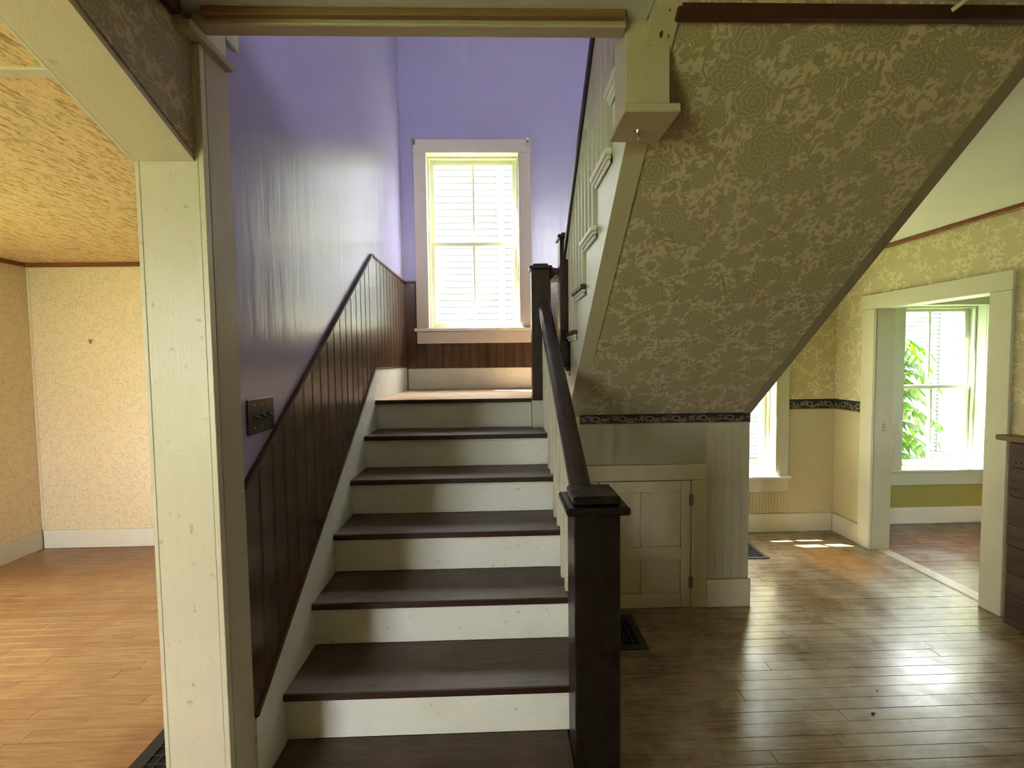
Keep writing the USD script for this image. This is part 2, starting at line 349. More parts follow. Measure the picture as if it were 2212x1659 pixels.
def P(poly, axis, lo, hi):
    """A polygon pulled along an axis: 'x' takes (y, z), 'y' takes (x, z), 'z' takes (x, y)."""
    if not isinstance(poly, Polygon): poly = Polygon(poly)
    m = trimesh.creation.extrude_polygon(poly, hi - lo, engine='earcut')
    v = m.vertices.copy(); v[:, 2] += lo
    m.vertices = v[:, [2, 0, 1]] if axis == 'x' else (v[:, [0, 2, 1]] if axis == 'y' else v)
    m.fix_normals()
    return m
def cat(*ms): return trimesh.util.concatenate([m for m in ms])
def tube(a, b, r, n=10):
    a, b = np.array(a, float), np.array(b, float)
    return trimesh.creation.cylinder(radius=r, segment=[a, b], sections=n)
def beam(a, b, w, h, c=0.0):
    """A bar from a to b in a plane x = const, w wide in x, h high square to its run."""
    a, b = np.array(a, float), np.array(b, float)
    L = np.linalg.norm(b - a); d = (b - a) / L
    m = C(-w / 2, w / 2, 0, L, -h / 2, h / 2, c or .004)
    x = np.cross(d, [0, 0, 1.0]); x /= np.linalg.norm(x); z = np.cross(x, d)
    T = np.eye(4); T[:3, 0], T[:3, 1], T[:3, 2], T[:3, 3] = x, d, z, a
    m.apply_transform(T); return m
used = {}
def numbered(path):
    n = used.get(path, -1) + 1; used[path] = n
    return path if n == 0 else f'{path}_{n:03d}'
def tag(prim, label=None, cat=None, group=None, kind=None):
    for k, v in (('label', label), ('category', cat), ('group', group), ('kind', kind)):
        if v: prim.SetCustomDataByKey(k, v)
class Thing:
    """An Xform at the thing's base; its parts are Mesh children."""
    def __init__(s, name, label, cat_, base=(0, 0, 0), group=None, kind=None):
        s.path, s.base = numbered('/World/' + name), np.array(base, float)
        x = UsdGeom.Xform.Define(stage, s.path)
        if any(base): x.AddTranslateOp().Set(Gf.Vec3d(*map(float, base)))
        tag(x.GetPrim(), label, cat_, group, kind)
    def part(s, name, mesh, mat, parent=None, smooth=False, label=None, kind=None):
        mesh = mesh.copy(); mesh.apply_translation(-s.base)
        p = numbered(f'{parent or s.path}/{name}')
        o = usdkit.mesh(stage, p, mesh, M[mat], smooth=smooth)
        tag(o.GetPrim(), label=label, kind=kind)
        return p
def structure(name, label, cat_='wall'): return Thing(name, label, cat_, kind='structure')

# ------------------------------------------------------------------ measured levels
ZC, ZP, ZK = 2.50, 2.445, 2.44          # hall, parlour and kitchen ceilings
YB = 4.05                                # back wall's face
RISE, RUN, Y1 = 0.19, 0.269, 1.36        # lower flight
def nose(i): return Y1 + (i - 1) * RUN
LAND = 7 * RISE
RISE2, RUN2 = 0.20, 0.255                # upper flight, towards the camera
def nose2(j): return 3.245 - RUN2 * j
def z2(j): return LAND + RISE2 * j
SOF0, SOFT = (2.83, 1.228), 0.797        # the papered slope under the upper flight
def sof(y): return SOF0[1] + SOFT * (SOF0[0] - y)
YTOP = SOF0[0] - (ZC - SOF0[1]) / SOFT   # where the slope meets the ceiling

# ------------------------------------------------------------------ floors
def boards(t, x0, x1, y0, y1, width, mat, seed, lens=(0.9, 2.4)):
    r = random.Random(seed); y = y0
    while y < y1 - 0.01:
        w = width * r.uniform(0.96, 1.04); w = min(w, y1 - y)
        x = x0 - r.uniform(0, 1.2)
        while x < x1 - 0.02:
            l = r.uniform(*lens); a, b = max(x, x0), min(x + l, x1)
            if b - a > 0.03:
                dz = r.uniform(-0.0012, 0)
                t.part('floorboard', C(a + .0008, b - .0008, y + .0007, y + w - .0007, -0.02, dz, 0.0007), mat)
            x += l
        y += w
fl = structure('floor', 'worn grey-brown strip wood floor of the hall beside the staircase', 'floor')
fl.part('subfloor', B(-0.99, 3.14, -2.6, 4.3, -0.06, -0.021), 'gap')
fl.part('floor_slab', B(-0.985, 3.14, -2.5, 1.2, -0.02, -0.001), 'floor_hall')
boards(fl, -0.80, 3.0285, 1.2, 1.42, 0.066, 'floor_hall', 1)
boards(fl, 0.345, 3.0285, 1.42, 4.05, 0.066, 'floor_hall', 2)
fp = structure('floor', 'honey-coloured strip wood floor of the left-hand room', 'floor')
fp.part('subfloor', B(-4.1, -0.99, -2.6, 4.2, -0.06, -0.021), 'gap')
fp.part('floor_slab', B(-3.98, -0.985, -2.5, 1.25, -0.02, -0.001), 'floor_parlor')
boards(fp, -3.98, -0.985, 1.25, 4.06, 0.066, 'floor_parlor', 3)
fk = structure('floor', 'red-brown strip wood floor beyond the doorway on the right', 'floor')
fk.part('subfloor', B(3.14, 5.6, 0.9, 4.4, -0.06, -0.021), 'gap')
boards(fk, 3.137, 5.5, 1.6, 4.17, 0.066, 'floor_kitchen', 4, (1.2, 3.0))
fk.part('floor_slab', B(3.14, 5.5, 1.0, 1.6, -0.02, -0.001), 'floor_kitchen')

# ------------------------------------------------------------------ ceilings
c = structure('ceiling', 'dim olive-cream ceiling of the hall', 'ceiling')
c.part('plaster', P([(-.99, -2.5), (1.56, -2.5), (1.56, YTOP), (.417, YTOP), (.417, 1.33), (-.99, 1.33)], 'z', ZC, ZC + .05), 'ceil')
def tilted():
    v = np.array([[x, y, ZC - .07 * (x - 1.56) / 1.44 + dz] for dz in (0, .05) for x, y in ((1.56, -2.5), (3.0, -2.5), (3.0, 4.05), (1.56, 4.05))])
    f = [[0, 3, 2], [0, 2, 1], [4, 5, 6], [4, 6, 7], [0, 1, 5], [0, 5, 4], [1, 2, 6], [1, 6, 5], [2, 3, 7], [2, 7, 6], [3, 0, 4], [3, 4, 7]]
    return trimesh.Trimesh(v, np.array(f), process=False)
c2 = structure('ceiling', 'bright cream plaster ceiling over the right end of the hall', 'ceiling')
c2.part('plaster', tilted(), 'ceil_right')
c3 = structure('ceiling', 'tan fibrous streaked ceiling of the left-hand room', 'ceiling')
c3.part('panel', B(-3.98, -.985, 1.47, 4.06, ZP, ZP + .05), 'ceil_parlor')
c3.part('panel', B(-3.98, -.985, -2.5, 1.43, ZP, ZP + .05), 'ceil_parlor')
c3.part('batten', C(-3.98, -.985, 1.43, 1.475, ZP - .008, ZP + .05), 'cream', label='cream batten strip')
c4 = structure('ceiling', 'plain ceiling of the room beyond the doorway', 'ceiling')
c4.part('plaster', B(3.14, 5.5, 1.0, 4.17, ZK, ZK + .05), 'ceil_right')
c5 = structure('ceiling', 'ceiling high over the stairwell', 'ceiling')
c5.part('plaster', B(-.985, 1.62, -2.6, 4.25, 5.0, 5.05), 'ceil_right')
c5.part('floor_slab', P([(-.815, -2.5), (1.56, -2.5), (1.56, 1.22), (.55, 1.22), (.34, 1.26), (.34, 1.29), (-.815, 1.29)], 'z', ZC + .06, 2.73), 'landing')

# ------------------------------------------------------------------ windows
def window(label, x0, x1, z0, z1, yf, ys, cw=.115, head=.115, apron=.11, frame='casing', sashm='sash', two=True, mir=False, base=None, casing_drop=0.0):
    """A two-over-two sash window in a wall facing -y: face yf, sash plane ys. Returns its opening."""
    t = Thing(numbered_window(), label, 'window', ((x0 + x1) / 2, yf, z0), kind='structure')
    y = yf - .022
    t.part('casing', C(x0 - cw, x0, y, yf, z0, z1, .003), frame); t.part('casing', C(x1, x1 + cw, y, yf, z0, z1, .003), frame)
    t.part('head_casing', C(x0 - cw, x1 + cw, y, yf, z1, z1 + head, .003), frame)
    t.part('stool', C(x0 - cw - .02, x1 + cw + .02, yf - .045, ys - .02, z0 - .028, z0, .006), 'white' if frame != 'kcasing' else 'kcasing')
    t.part('apron', C(x0 - cw, x1 + cw, y, yf, z0 - .028 - apron, z0 - .029, .003), frame)
    d = .018
    t.part('jamb', cat(B(x0 - d, x0, yf, ys + .08, z0, z1), B(x1, x1 + d, yf, ys + .08, z0, z1), B(x0 - d, x1 + d, yf, ys + .08, z1, z1 + d)), sashm)
    s = .020
    t.part('stop', cat(C(x0, x0 + s, ys - .045, ys - .02, z0, z1, .003), C(x1 - s, x1, ys - .045, ys - .02, z0, z1, .003), C(x0 + s, x1 - s, ys - .045, ys - .02, z1 - s, z1, .003)), sashm)
    zm = (z0 + z1) / 2 + .0
    for nm, za, zb, yo in (('lower_sash', z0, zm + .018, ys), ('upper_sash', zm - .018, z1, ys + .036)):
        r = .045; rb = .055 if nm == 'lower_sash' else .036; rt = .036 if nm == 'lower_sash' else .045
        xa, xb = x0 + .004, x1 - .004
        xm = (x0 + x1) / 2
        fr = cat(C(xa, xa + r, yo - .018, yo + .016, za, zb, .004), C(xb - r, xb, yo - .018, yo + .016, za, zb, .004),
                 C(xa + r, xb - r, yo - .018, yo + .016, za, za + rb, .004), C(xa + r, xb - r, yo - .018, yo + .016, zb - rt, zb, .004))
        sp = t.part('sash', fr, sashm)
        t.part('muntin', C(xm - .011, xm + .011, yo - .016, yo + .014, za + rb, zb - rt, .005), sashm, sp)
        for a, b in ((xa + r, xm - .011), (xm + .011, xb - r)):
            t.part('pane', B(a, b, yo - .0015, yo + .0015, za + rb, zb - rt), 'glass', sp)
    return t
wn = [0]
def numbered_window():
    wn[0] += 1; return f'window_{wn[0]}'
SW = (-.597, .186, 1.862, 3.340)      # stair window
HW = (1.62, 2.455, .515, 1.98)        # hall window
KW = (3.72, 4.50, .515, 2.03)         # kitchen window
PW = (-3.45, -2.2, .5, 2.2)        # parlour front window, behind the camera
def hole(w, m=.018): return sbox(w[0] - m, w[2] - .03, w[1] + m, w[3] + m)
w1 = window('tall white window over the stair landing facing white clapboards', *SW, YB, 4.155, cw=.108, head=.112, apron=.105)
w2 = window('cream sash window at the far end of the hall behind the sloping soffit', *HW, YB, 4.17, cw=.118, apron=.12, frame='cream')
w3 = window('pale green sash window with foliage outside seen through the doorway', *KW, 4.17, 4.30, cw=.13, apron=.12, frame='kcasing', sashm='kcasing')

# ------------------------------------------------------------------ walls
wl = structure('wall_stair_left', 'glossy purple wall left of the staircase with brown beadboard below')
wl.part('plaster', B(-.985, -.815, 1.455, YB + .2, 0, 5.0), 'purple')
wl.part('plaster', B(-.985, -.815, -2.5, 1.455, ZC + .06, 5.0), 'purple')
wb = structure('wall_stair_back', 'purple wall with the stair window and dark beadboard at the landing')
wb.part('plaster', P(sbox(-.815, 0, 1.56, 5.0).difference(hole(SW)), 'y', YB, YB + .2), 'purple')
wr = structure('wall_stair_right', 'purple wall right of the upper flight, out of sight from below')
wr.part('plaster', B(1.56, 1.62, -2.5, YB, ZC + .06, 5.0), 'purple')
wr.part('plaster', P(sbox(-.985, ZC + .06, 1.62, 5.0).difference(sbox(.55, 3.2, 1.5, 4.8)), 'y', -2.68, -2.5), 'purple')  # unseen upstairs window opening, added to brighten the stairwell
# bead boards
def beadboard(face, u0, u1, zb, zt):
    """One board with a beaded edge, on a face pulled out from the wall; zb and zt give the ends at u0 and u1."""
    g = .0035
    prof = [(u0 + .001, 0), (u0 + .001, .009), (u0 + .003, .012), (u1 - .014, .012), (u1 - .0125, .007), (u1 - .0105, .0118), (u1 - .006, .0118), (u1 - .0035, .007), (u1 - .001, .006), (u1 - .001, 0)]
    L = np.array(prof); n = len(L); zs = lambda u, p: p[0] + (p[1] - p[0]) * (u - u0) / (u1 - u0)
    lo, hi = [], []
    for u, d in L:
        for lst, q in ((lo, zb), (hi, zt)):
            lst.append((-.815 + d, u, zs(u, q)) if face == 'x' else (u, YB - d, zs(u, q)))
    v = np.array(lo + hi); f = []
    for k in range(n - 1): f += [[k, k + 1, n + k + 1], [k, n + k + 1, n + k]]
    for k in range(1, n - 1): f += [[n, n + k, n + k + 1], [0, k + 1, k]]
    mm = trimesh.Trimesh(v, np.array(f), process=False); mm.fix_normals(); return mm
skt = lambda y: min(.655 + .706 * (y - 1.776), 1.525)
YPK = 3.03
wct = lambda y: 1.187 + .689 * (y - 1.474) if y < YPK else 2.25 + 0 * y
y = 1.457
while y < YB - .02:
    e = min(y + .0925, YB - .013)
    if y < YPK < e: e = YPK
    wl.part('beadboard', beadboard('x', y, e, (skt(y), skt(e)), (wct(y), wct(e - 1e-6) if e <= YPK else 2.25)), 'bead_y')
    y = e
cap_r = .016
wl.part('cap_moulding', cat(beam((-.806, 1.457, wct(1.457) + .006), (-.806, YPK + .004, wct(YPK - .001) + .006), .022, .013),
                            C(-.815, -.792, YPK, YB - .012, 2.248, 2.266, .004)), 'cap_brown', label='brown cap moulding over the beadboard')
for a, b, lo, hi in ((-.803, SW[0] - .108, 1.515, 2.248), (SW[0] - .108, SW[1] + .108, 1.515, 1.728), (SW[1] + .108, 1.5, 1.515, 2.248)):
    n = max(1, round((b - a) / .078))
    for k in range(n):
        wb.part('beadboard', beadboard('y', a + (b - a) * k / n, a + (b - a) * (k + 1) / n, (lo, lo), (hi, hi)), 'bead_y')
wb.part('cap_moulding', cat(C(-.80, SW[0] - .109, YB - .024, YB, 2.248, 2.266, .004), C(SW[1] + .109, 1.5, YB - .024, YB, 2.248, 2.266, .004)), 'cap_brown')
# left-hand room
pb = structure('wall_parlor_back', 'cream scroll-patterned wallpaper on the back wall of the left-hand room')
pb.part('wallpaper', B(-3.98, -.985, 4.06, 4.25, 0, 2.5), 'paper_parlor_x')
pb.part('paper_seam', B(-3.968, -3.955, 4.0585, 4.0605, .16, 2.41), 'cream')
pl_ = structure('wall_parlor_left', 'scroll-patterned wallpaper on the left wall of the left-hand room')
ADDED_PLW = (1.8, 2.28, .8, 1.9)  # opening added in the unseen part of the left wall to light the room
pl_.part('wallpaper', P(sbox(-2.5, 0, 4.25, 2.5).difference(sbox(ADDED_PLW[0], ADDED_PLW[2], ADDED_PLW[1], ADDED_PLW[3])), 'x', -4.15, -3.98), 'paper_parlor_y')
pf = structure('wall_front', 'front wall behind the camera with the window of the left-hand room')
pf.part('plaster', P(sbox(-4.15, 0, 3.2, 2.6).difference(hole(PW)), 'y', -2.68, -2.5), 'paper_parlor_x')
# arched partition between hall and left-hand room
ar = structure('wall_hall_left', 'dim floral-papered wall over the opening left of the hall')
A = lambda yy: 2.128 + .424 * (1.32 - yy)
ypk = 1.32 - (2.425 - 2.128) / .424
ar.part('wallpaper', P([(1.32, 2.146), (1.32, 2.5), (-2.5, 2.5), (-2.5, 0), (-1.7, 0), (-1.7, 2.146), (-1.7 + (1.32 - ypk), 2.443), (ypk, 2.443)], 'x', -.972, -.822), 'paper_arch')
tr = Thing('trim_1', 'cream board lining the sloping underside of the opening on the left', 'trim', kind='structure')
tr.part('soffit_board', cat(P([(1.319, 2.128), (1.319, 2.145), (ypk, 2.442), (ypk, 2.425)], 'x', -.984, -.826),
                            P([(ypk, 2.425), (ypk, 2.442), (-1.7 + 1.32 - ypk, 2.442), (-1.7 + 1.32 - ypk, 2.425)], 'x', -.984, -.826)), 'column')
tr.part('edge_strip', P([(1.319, 2.128), (1.319, 2.165), (ypk, 2.462), (ypk, 2.425)], 'x', -.994, -.985), 'cream')
col = Thing('column', 'broad cream-painted boxed column with scuffed face left of the stairs', 'column', (-.893, 1.387, 0))
col.part('face_board', C(-.9748, -.8168, 1.3205, 1.34, .0, 2.44, .0012), 'column')
col.part('corner_strip', C(-.988, -.9752, 1.320, 1.455, .0, 2.44, .0015), 'column')
col.part('corner_strip', C(-.8165, -.8005, 1.320, 1.342, .0, 2.44, .0015), 'column')
col.part('board', C(-.83, -.80, 1.3425, 1.455, .0, 2.44, .003), 'jamb', label='cream side facing the stairs with shade put into its colour')
col.part('core', B(-.974, -.83, 1.341, 1.4549, .0, 2.44), 'jamb')
col.part('casing', cat(B(-.985, -.803, 1.335, 1.4545, 2.4615, 2.56), C(-.8148, -.801, 1.4555, 1.525, 2.545, 2.80, .002)), 'cream')
col.part('cap_slab', C(-.845, -.778, 1.255, 1.452, 2.441, 2.461, .003), 'header', label='flat capital slab under the header')

# header over the stairs
hd = Thing('trim_2', 'beige and brown header moulding spanning the top of the stair opening', 'trim', kind='structure')
hd.part('header_board', C(-.80, .357, 1.285, 1.332, 2.467, ZC - .001, .002), 'header')
hd.part('bead', tube((-.79, 1.288, 2.469), (.355, 1.288, 2.469), .0045, 8), 'post', smooth=40)
hd.part('wood_strip', C(-.76, .35, 1.266, 1.2845, 2.479, ZC - .001, .002), 'trim_tan', label='brown strip against the ceiling')
tl = Thing('trim_3', 'dark brown moulding where the left papered wall meets the ceiling', 'trim', kind='structure')
tl.part('moulding', C(-.822, -.797, -2.4, 1.25, 2.462, ZC - .001, .004), 'trim_dark')
t4 = Thing('trim_4', 'dark brown moulding across the top of the papered slope', 'trim', kind='structure')
t4.part('moulding', C(.478, 1.62, YTOP + .004, YTOP + .03, 2.461, ZC - .001, .004), 'trim_dark')
ph = Thing('trim_5', 'thin red-brown moulding at the top of the walls of the left-hand room', 'trim', kind='structure')
ph.part('moulding', C(-3.98, -.985, 4.038, 4.06, 2.410, ZP - .001, .004), 'trim_brown')
ph.part('moulding', C(-3.98, -3.958, -2.4, 4.037, 2.410, ZP - .001, .004), 'trim_brown')
t6 = Thing('trim_6', 'thin red-brown moulding at the top of the right papered wall', 'trim', kind='structure')
t6.part('moulding', C(2.978, 3.0, -2.4, 4.05, 2.400, 2.428, .004), 'trim_brown')

# papered slope under the upper flight
ss = structure('ceiling_slope', 'floral-papered slope under the upper flight of stairs', 'ceiling')
def slope(x0, x1, y0, y1, d0, d1):
    return P([(y0, sof(y0) + d0), (y1, sof(y1) + d0), (y1, sof(y1) + d1), (y0, sof(y0) + d1)], 'x', x0, x1)
ss.part('wallpaper', slope(.489, 1.513, YTOP, 2.845, 0, .04), 'paper_soffit')
ss.part('edge_board', slope(.4195, .489, YTOP - .0, 2.845, -.010, .045), 'post', label='tan-painted board along the left edge')
ss.part('edge_board', slope(1.513, 1.56, YTOP, 2.86, -.006, .045), 'soffit_edge', label='taupe board along the right edge')

# closet under the stairs
cw = structure('wall_closet', 'dim panelled wall with a small door under the stairs')
YC = 2.83
cw.part('wall_core', P(sbox(.49, 0, 1.557, 1.215).difference(sbox(.605, 0, 1.186, .815)), 'y', YC + .004, YC + .06), 'closet')
cw.part('panel', C(.492, 1.276, YC - .004, YC + .004, .917, 1.168, .002), 'grey_panel', label='grey-green panel')
cw.part('border', B(.492, 1.5575, YC - .006, YC + .004, 1.168, 1.232), 'border_c')
cw.part('header_casing', C(.492, 1.2835, YC - .015, YC + .004, .817, .915, .002), 'closet')
cw.part('casing', C(1.188, 1.2835, YC - .015, YC + .004, .0, .816, .002), 'closet')
for k in range(5):
    a, b = 1.2855 + k * .0542, 1.2855 + (k + 1) * .0542
    cw.part('beadboard', C(a + .0004, b - .0004, YC - .004, YC + .004, .180, 1.167, .0015), 'streaked')
cw.part('corner_bead', C(.452, .4915, YC - .004, YC + .06, 0, 1.226, .003), 'cream')
cs = structure('wall_closet_side', 'papered side wall of the stairs facing the far end of the hall')
cs.part('wallpaper', P([(2.892, 0), (2.892, 1.20), (YTOP + .04, ZC - .004), (YB - .001, ZC - .004), (YB - .001, 0)], 'x', 1.542, 1.558), 'paper_right')
bbc = Thing('baseboard_closet', 'cream baseboard to the right of the small closet door', 'baseboard', kind='structure')
bbc.part('board', C(1.285, 1.565, YC - .017, YC - .0045, 0, .178, .003), 'closet')
bbc.part('board', C(1.5585, 1.573, YC - .0045, YB - .02, 0, .178, .003), 'closet')
dr = Thing('door_1', 'small ivory four-panel closet door under the stairs', 'door', (.895, YC, 0), kind='structure')
dx0, dx1 = .608, 1.1835
for a, b in ((dx0, dx0 + .06), (dx1 - .06, dx1)): dr.part('stile', C(a, b, YC - .012, YC + .012, .004, .812, .002), 'closet')
for a, b in ((.005, .09), (.309, .393), (.741, .811)): dr.part('rail', C(dx0 + .0605, dx1 - .0605, YC - .012, YC + .012, a, b, .002), 'closet')
for a, b in ((.0905, .3085), (.3935, .7405)):
    dr.part('mullion', C(.870, .921, YC - .012, YC + .012, a, b, .002), 'closet')
    for u, v in ((dx0 + .061, .8695), (.9215, dx1 - .061)): dr.part('panel', C(u, v, YC - .002, YC + .006, a, b, .002), 'closet')
for z in (.655, .13):
    h = dr.part('hinge', cat(tube((1.186, YC - .016, z), (1.186, YC - .016, z + .07), .005, 8), C(1.172, 1.186, YC - .0145, YC - .0125, z, z + .07, .0005), C(1.186, 1.200, YC - .0175, YC - .0155, z, z + .07, .0005)), 'rust', label='rusty butt hinge')

# right wall with the doorway
DY0, DY1, DZ = 2.748, 3.607, 1.945
rw = structure('wall_right', 'bright floral-papered wall with the cream doorway on the right')
YW0, YW1 = -2.5, YB
rw.part('wall_core', P(sbox(YW0, 0, YB + .2, 2.5).difference(sbox(DY0 - .018, -.1, DY1 + .018, DZ + .016)), 'x', 3.003, 3.137), 'green')
rw.part('wallpaper', P(sbox(YW0, 1.195, YW1, 2.402).difference(sbox(DY0, 0, DY1, DZ + .05)), 'x', 2.9985, 3.003), 'paper_right')
rw.part('wallpaper', B(2.9985, 3.003, YW0, 2.62, 0, 1.195), 'paper_right')
for a, b in ((DY1 + .12, YW1),):
    rw.part('border', B(2.998, 3.003, a, b, 1.10, 1.195), 'border_y')
    n = max(1, round((b - a) / .165))
    rw.part('wainscot_panel', C(2.9975, 3.003, a, b - .002, .165, 1.099, .001), 'wains')
dc = Thing('door_2', 'cream-painted doorway frame in the right wall', 'doorway', (3.07, 3.18, 0), kind='structure')
dc.part('casing', C(2.976, 2.9975, DY1, DY1 + .125, 0, DZ, .003), 'cream'); dc.part('casing', C(2.976, 2.9975, DY0 - .128, DY0, 0, DZ, .003), 'cream')
dc.part('head_casing', C(2.974, 2.9975, DY0 - .130, DY1 + .127, DZ + .001, DZ + .115, .003), 'cream')
dc.part('jamb', C(2.9985, 3.150, DY1, DY1 + .016, 0.001, DZ, .002), 'olive'); dc.part('jamb', C(2.9985, 3.150, DY0 - .016, DY0, 0.001, DZ, .002), 'olive')
dc.part('head_jamb', C(2.9985, 3.150, DY0 - .016, DY1 + .016, DZ + .0005, DZ + .0145, .002), 'white')
dc.part('casing', C(3.1375, 3.158, DY1 + .017, DY1 + .13, 0, DZ, .003), 'kcasing', label='kitchen side casing')
dc.part('threshold', C(3.03, 3.135, DY0 + .001, DY1 - .001, -.018, .007, .006), 'threshold', label='worn wooden threshold strip')
sp = Thing('strike_plate', 'old lock strike with dark screw holes on the doorway jamb', 'strike plate', (3.08, DY1 - .002, 1.0))
sp.part('plate', C(3.066, 3.088, DY1 - .003, DY1 - .0003, .955, 1.045, .0005), 'olive')
for z in (.975, 1.0, 1.022): sp.part('hole', C(3.0735, 3.0805, DY1 - .0042, DY1 - .0031, z - .005, z + .005, .0004), 'hole')
# weathered half wall at the right edge
hw = Thing('half_wall', 'weathered barn-wood half wall with a cap shelf at the right edge', 'half wall', (2.96, 2.0, 0))
zz = 0.002
rr = random.Random(5)
while zz < 1.07:
    h = min(rr.uniform(.12, .17), 1.073 - zz)
    hw.part('plank', C(2.93 + rr.uniform(-.002, .002), 2.975, 1.2, 2.56, zz + .0012, zz + h - .0012, .003), 'barn'); zz += h
hw.part('cap_shelf', C(2.895, 2.9975, 1.2, 2.612, 1.075, 1.105, .004), 'barn_cap')
for z, yy in ((.955, 2.525), (.955, 2.50), (.80, 2.52)): hw.part('bolt_hole', C(2.9275, 2.9295, yy - .005, yy + .005, z - .005, z + .005, .0005), 'hole')
# hall back wall
hb = structure('wall_hall_back', 'khaki wainscot and floral paper on the back wall of the hall')
hb.part('wall_core', P(sbox(1.56, 0, 3.14, 2.5).difference(hole(HW)), 'y', YB + .004, YB + .3), 'wains')
wp = sbox(1.56, 1.195, 2.998, 2.402).difference(sbox(HW[0] - .1, 0, HW[1] + .1, HW[3] + .1))
hb.part('wallpaper', P(max(getattr(wp, 'geoms', [wp]), key=lambda q: q.area), 'y', YB, YB + .004), 'paper_back')
hb.part('border', B(HW[1] + .119, 2.9985, YB - .001, YB + .004, 1.10, 1.195), 'border_x')
hb.part('wainscot_panel', C(HW[1] + .1185, 2.9985, YB - .0015, YB + .004, .165, 1.099, .001), 'wains')
n = 36
for k in range(n):
    a, b = 1.573 + (HW[1] + .118 - 1.573) * k / n, 1.573 + (HW[1] + .118 - 1.573) * (k + 1) / n
    hb.part('beadboard', C(a + .0003, b - .0003, YB - .002, YB + .004, .165, .366, .0015), 'wains')
for nm, lab, m, mt in (('baseboard_hall_back', 'cream baseboard along the back wall of the hall', C(1.575, 2.985, YB - .018, YB - .001, 0, .165, .004), 'cream'),
                       ('baseboard_right', 'cream baseboard between the hall corner and the doorway', C(2.980, 2.9975, DY1 + .126, YB - .02, 0, .165, .004), 'cream'),
                       ('baseboard_parlor_back', 'white baseboard along the back wall of the left-hand room', C(-3.958, -.985, 4.042, 4.06, 0, .160, .004), 'white'),
                       ('baseboard_parlor_left', 'cream baseboard along the left wall of the left-hand room', C(-3.98, -3.962, -2.4, 4.041, 0, .160, .004), 'cream'),
                       ('baseboard_kitchen', 'grey-white baseboard under the window beyond the doorway', C(3.16, 5.4, 4.152, 4.17, 0, .155, .004), 'white'),
                       ('baseboard_landing', 'cream baseboard along the back of the stair landing', C(-.79, 1.5, YB - .016, YB - .001, LAND, 1.514, .004), 'riser')):
    Thing(nm, lab, 'baseboard', kind='structure').part('board', m, mt)
# room beyond the doorway
kb = structure('wall_kitchen_back', 'olive green wall under the window beyond the doorway')
kb.part('plaster', P(sbox(3.14, 0, 5.7, 2.5).difference(hole(KW)), 'y', 4.17, 4.37), 'green')
kr = structure('wall_kitchen_right', 'far right wall of the room beyond the doorway')
ADDED_KRW = (1.6, 2.2, .9, 1.9)  # opening added out of view as fill light for this room
kr.part('plaster', P(sbox(1.0, 0, 4.17, 2.5).difference(sbox(ADDED_KRW[0], ADDED_KRW[2], ADDED_KRW[1], ADDED_KRW[3])), 'x', 5.5, 5.65), 'green')
kf = structure('wall_kitchen_front', 'near wall of the room beyond the doorway')
kf.part('plaster', B(3.14, 5.65, .9, 1.0, 0, 2.5), 'green')

w4 = None
def front_window():
    t = Thing(numbered_window(), 'window of the left-hand room behind the camera', 'window', (-2.8, -2.5, .55), kind='structure')
    x0, x1, z0, z1 = PW
    t.part('frame', cat(B(x0 - .1, x0, -2.5, -2.48, z0 - .1, z1 + .1), B(x1, x1 + .1, -2.5, -2.48, z0 - .1, z1 + .1), B(x0, x1, -2.5, -2.48, z1, z1 + .1), B(x0, x1, -2.5, -2.48, z0 - .1, z0)), 'cream')
    t.part('sash', cat(B(x0, x1, -2.6, -2.56, (z0 + z1) / 2 - .02, (z0 + z1) / 2 + .02), B((x0 + x1) / 2 - .012, (x0 + x1) / 2 + .012, -2.6, -2.57, z0, z1)), 'cream')
front_window()

# ------------------------------------------------------------------ lower flight
st = Thing('staircase', 'lower flight of worn brown treads and cream risers rising to the landing', 'staircase', (-.24, 2.2, 0))
XL, XR = -.795, .317
for i in range(1, 7):
    xr = XR if i > 1 else .236
    yn, z = nose(i), RISE * i
    tp = st.part('tread', C(XL, xr, yn + .006, nose(i + 1) + .03, z - .026, z, .001), 'tread')
    st.part('nosing', C(XL, xr, yn, yn + .0055, z - .026, z - .0012, .002), 'nosing', tp)
for i in range(1, 8):
    xr = XR if i < 7 else .206
    st.part('riser', C(XL, xr, nose(i) + .03, nose(i) + .046, RISE * (i - 1) + .001, RISE * i - .027, .001), 'riser')
    st.part('scotia', C(XL, xr, nose(i) + .018, nose(i) + .0295, RISE * i - .040, RISE * i - .0265, .005), 'riser')
for k in range(8):
    a = nose(7) + .006 + k * (YB - nose(7) - .022) / 8; b = nose(7) + .006 + (k + 1) * (YB - nose(7) - .022) / 8
    if k == 0:
        st.part('landing_board', C(XL, .2075, a + .0006, b - .0006, LAND - .026, LAND, .001), 'landing'); st.part('landing_board', C(.3265, 1.5, a + .0006, b - .0006, LAND - .026, LAND, .001), 'landing')
    else: st.part('landing_board', C(XL, 1.5, a + .0006, b - .0006, LAND - .026, LAND, .001), 'landing')
st.part('landing_nosing', C(XL, .206, nose(7), nose(7) + .0055, LAND - .026, LAND - .001, .002), 'nosing')
sk = [(1.4555, 0.0)] + [(1.4555, skt(1.4555))] + [(1.776 + (1.525 - .655) / .706, 1.525), (YB - .0165, 1.525), (YB - .0165, 0.0)]
st.part('skirt_board', P(sk, 'x', -.8148, -.7955), 'riser', label='cream skirt board along the left wall')
ys = 1.776 + (1.525 - .655) / .706
st.part('skirt_cap', cat(beam((-.8015, 1.457, skt(1.457) + .006), (-.8015, ys, 1.531), .026, .013), C(-.815, -.79, ys, YB - .017, 1.525, 1.537, .003)), 'cap_brown', label='thin brown cap on the skirt board')
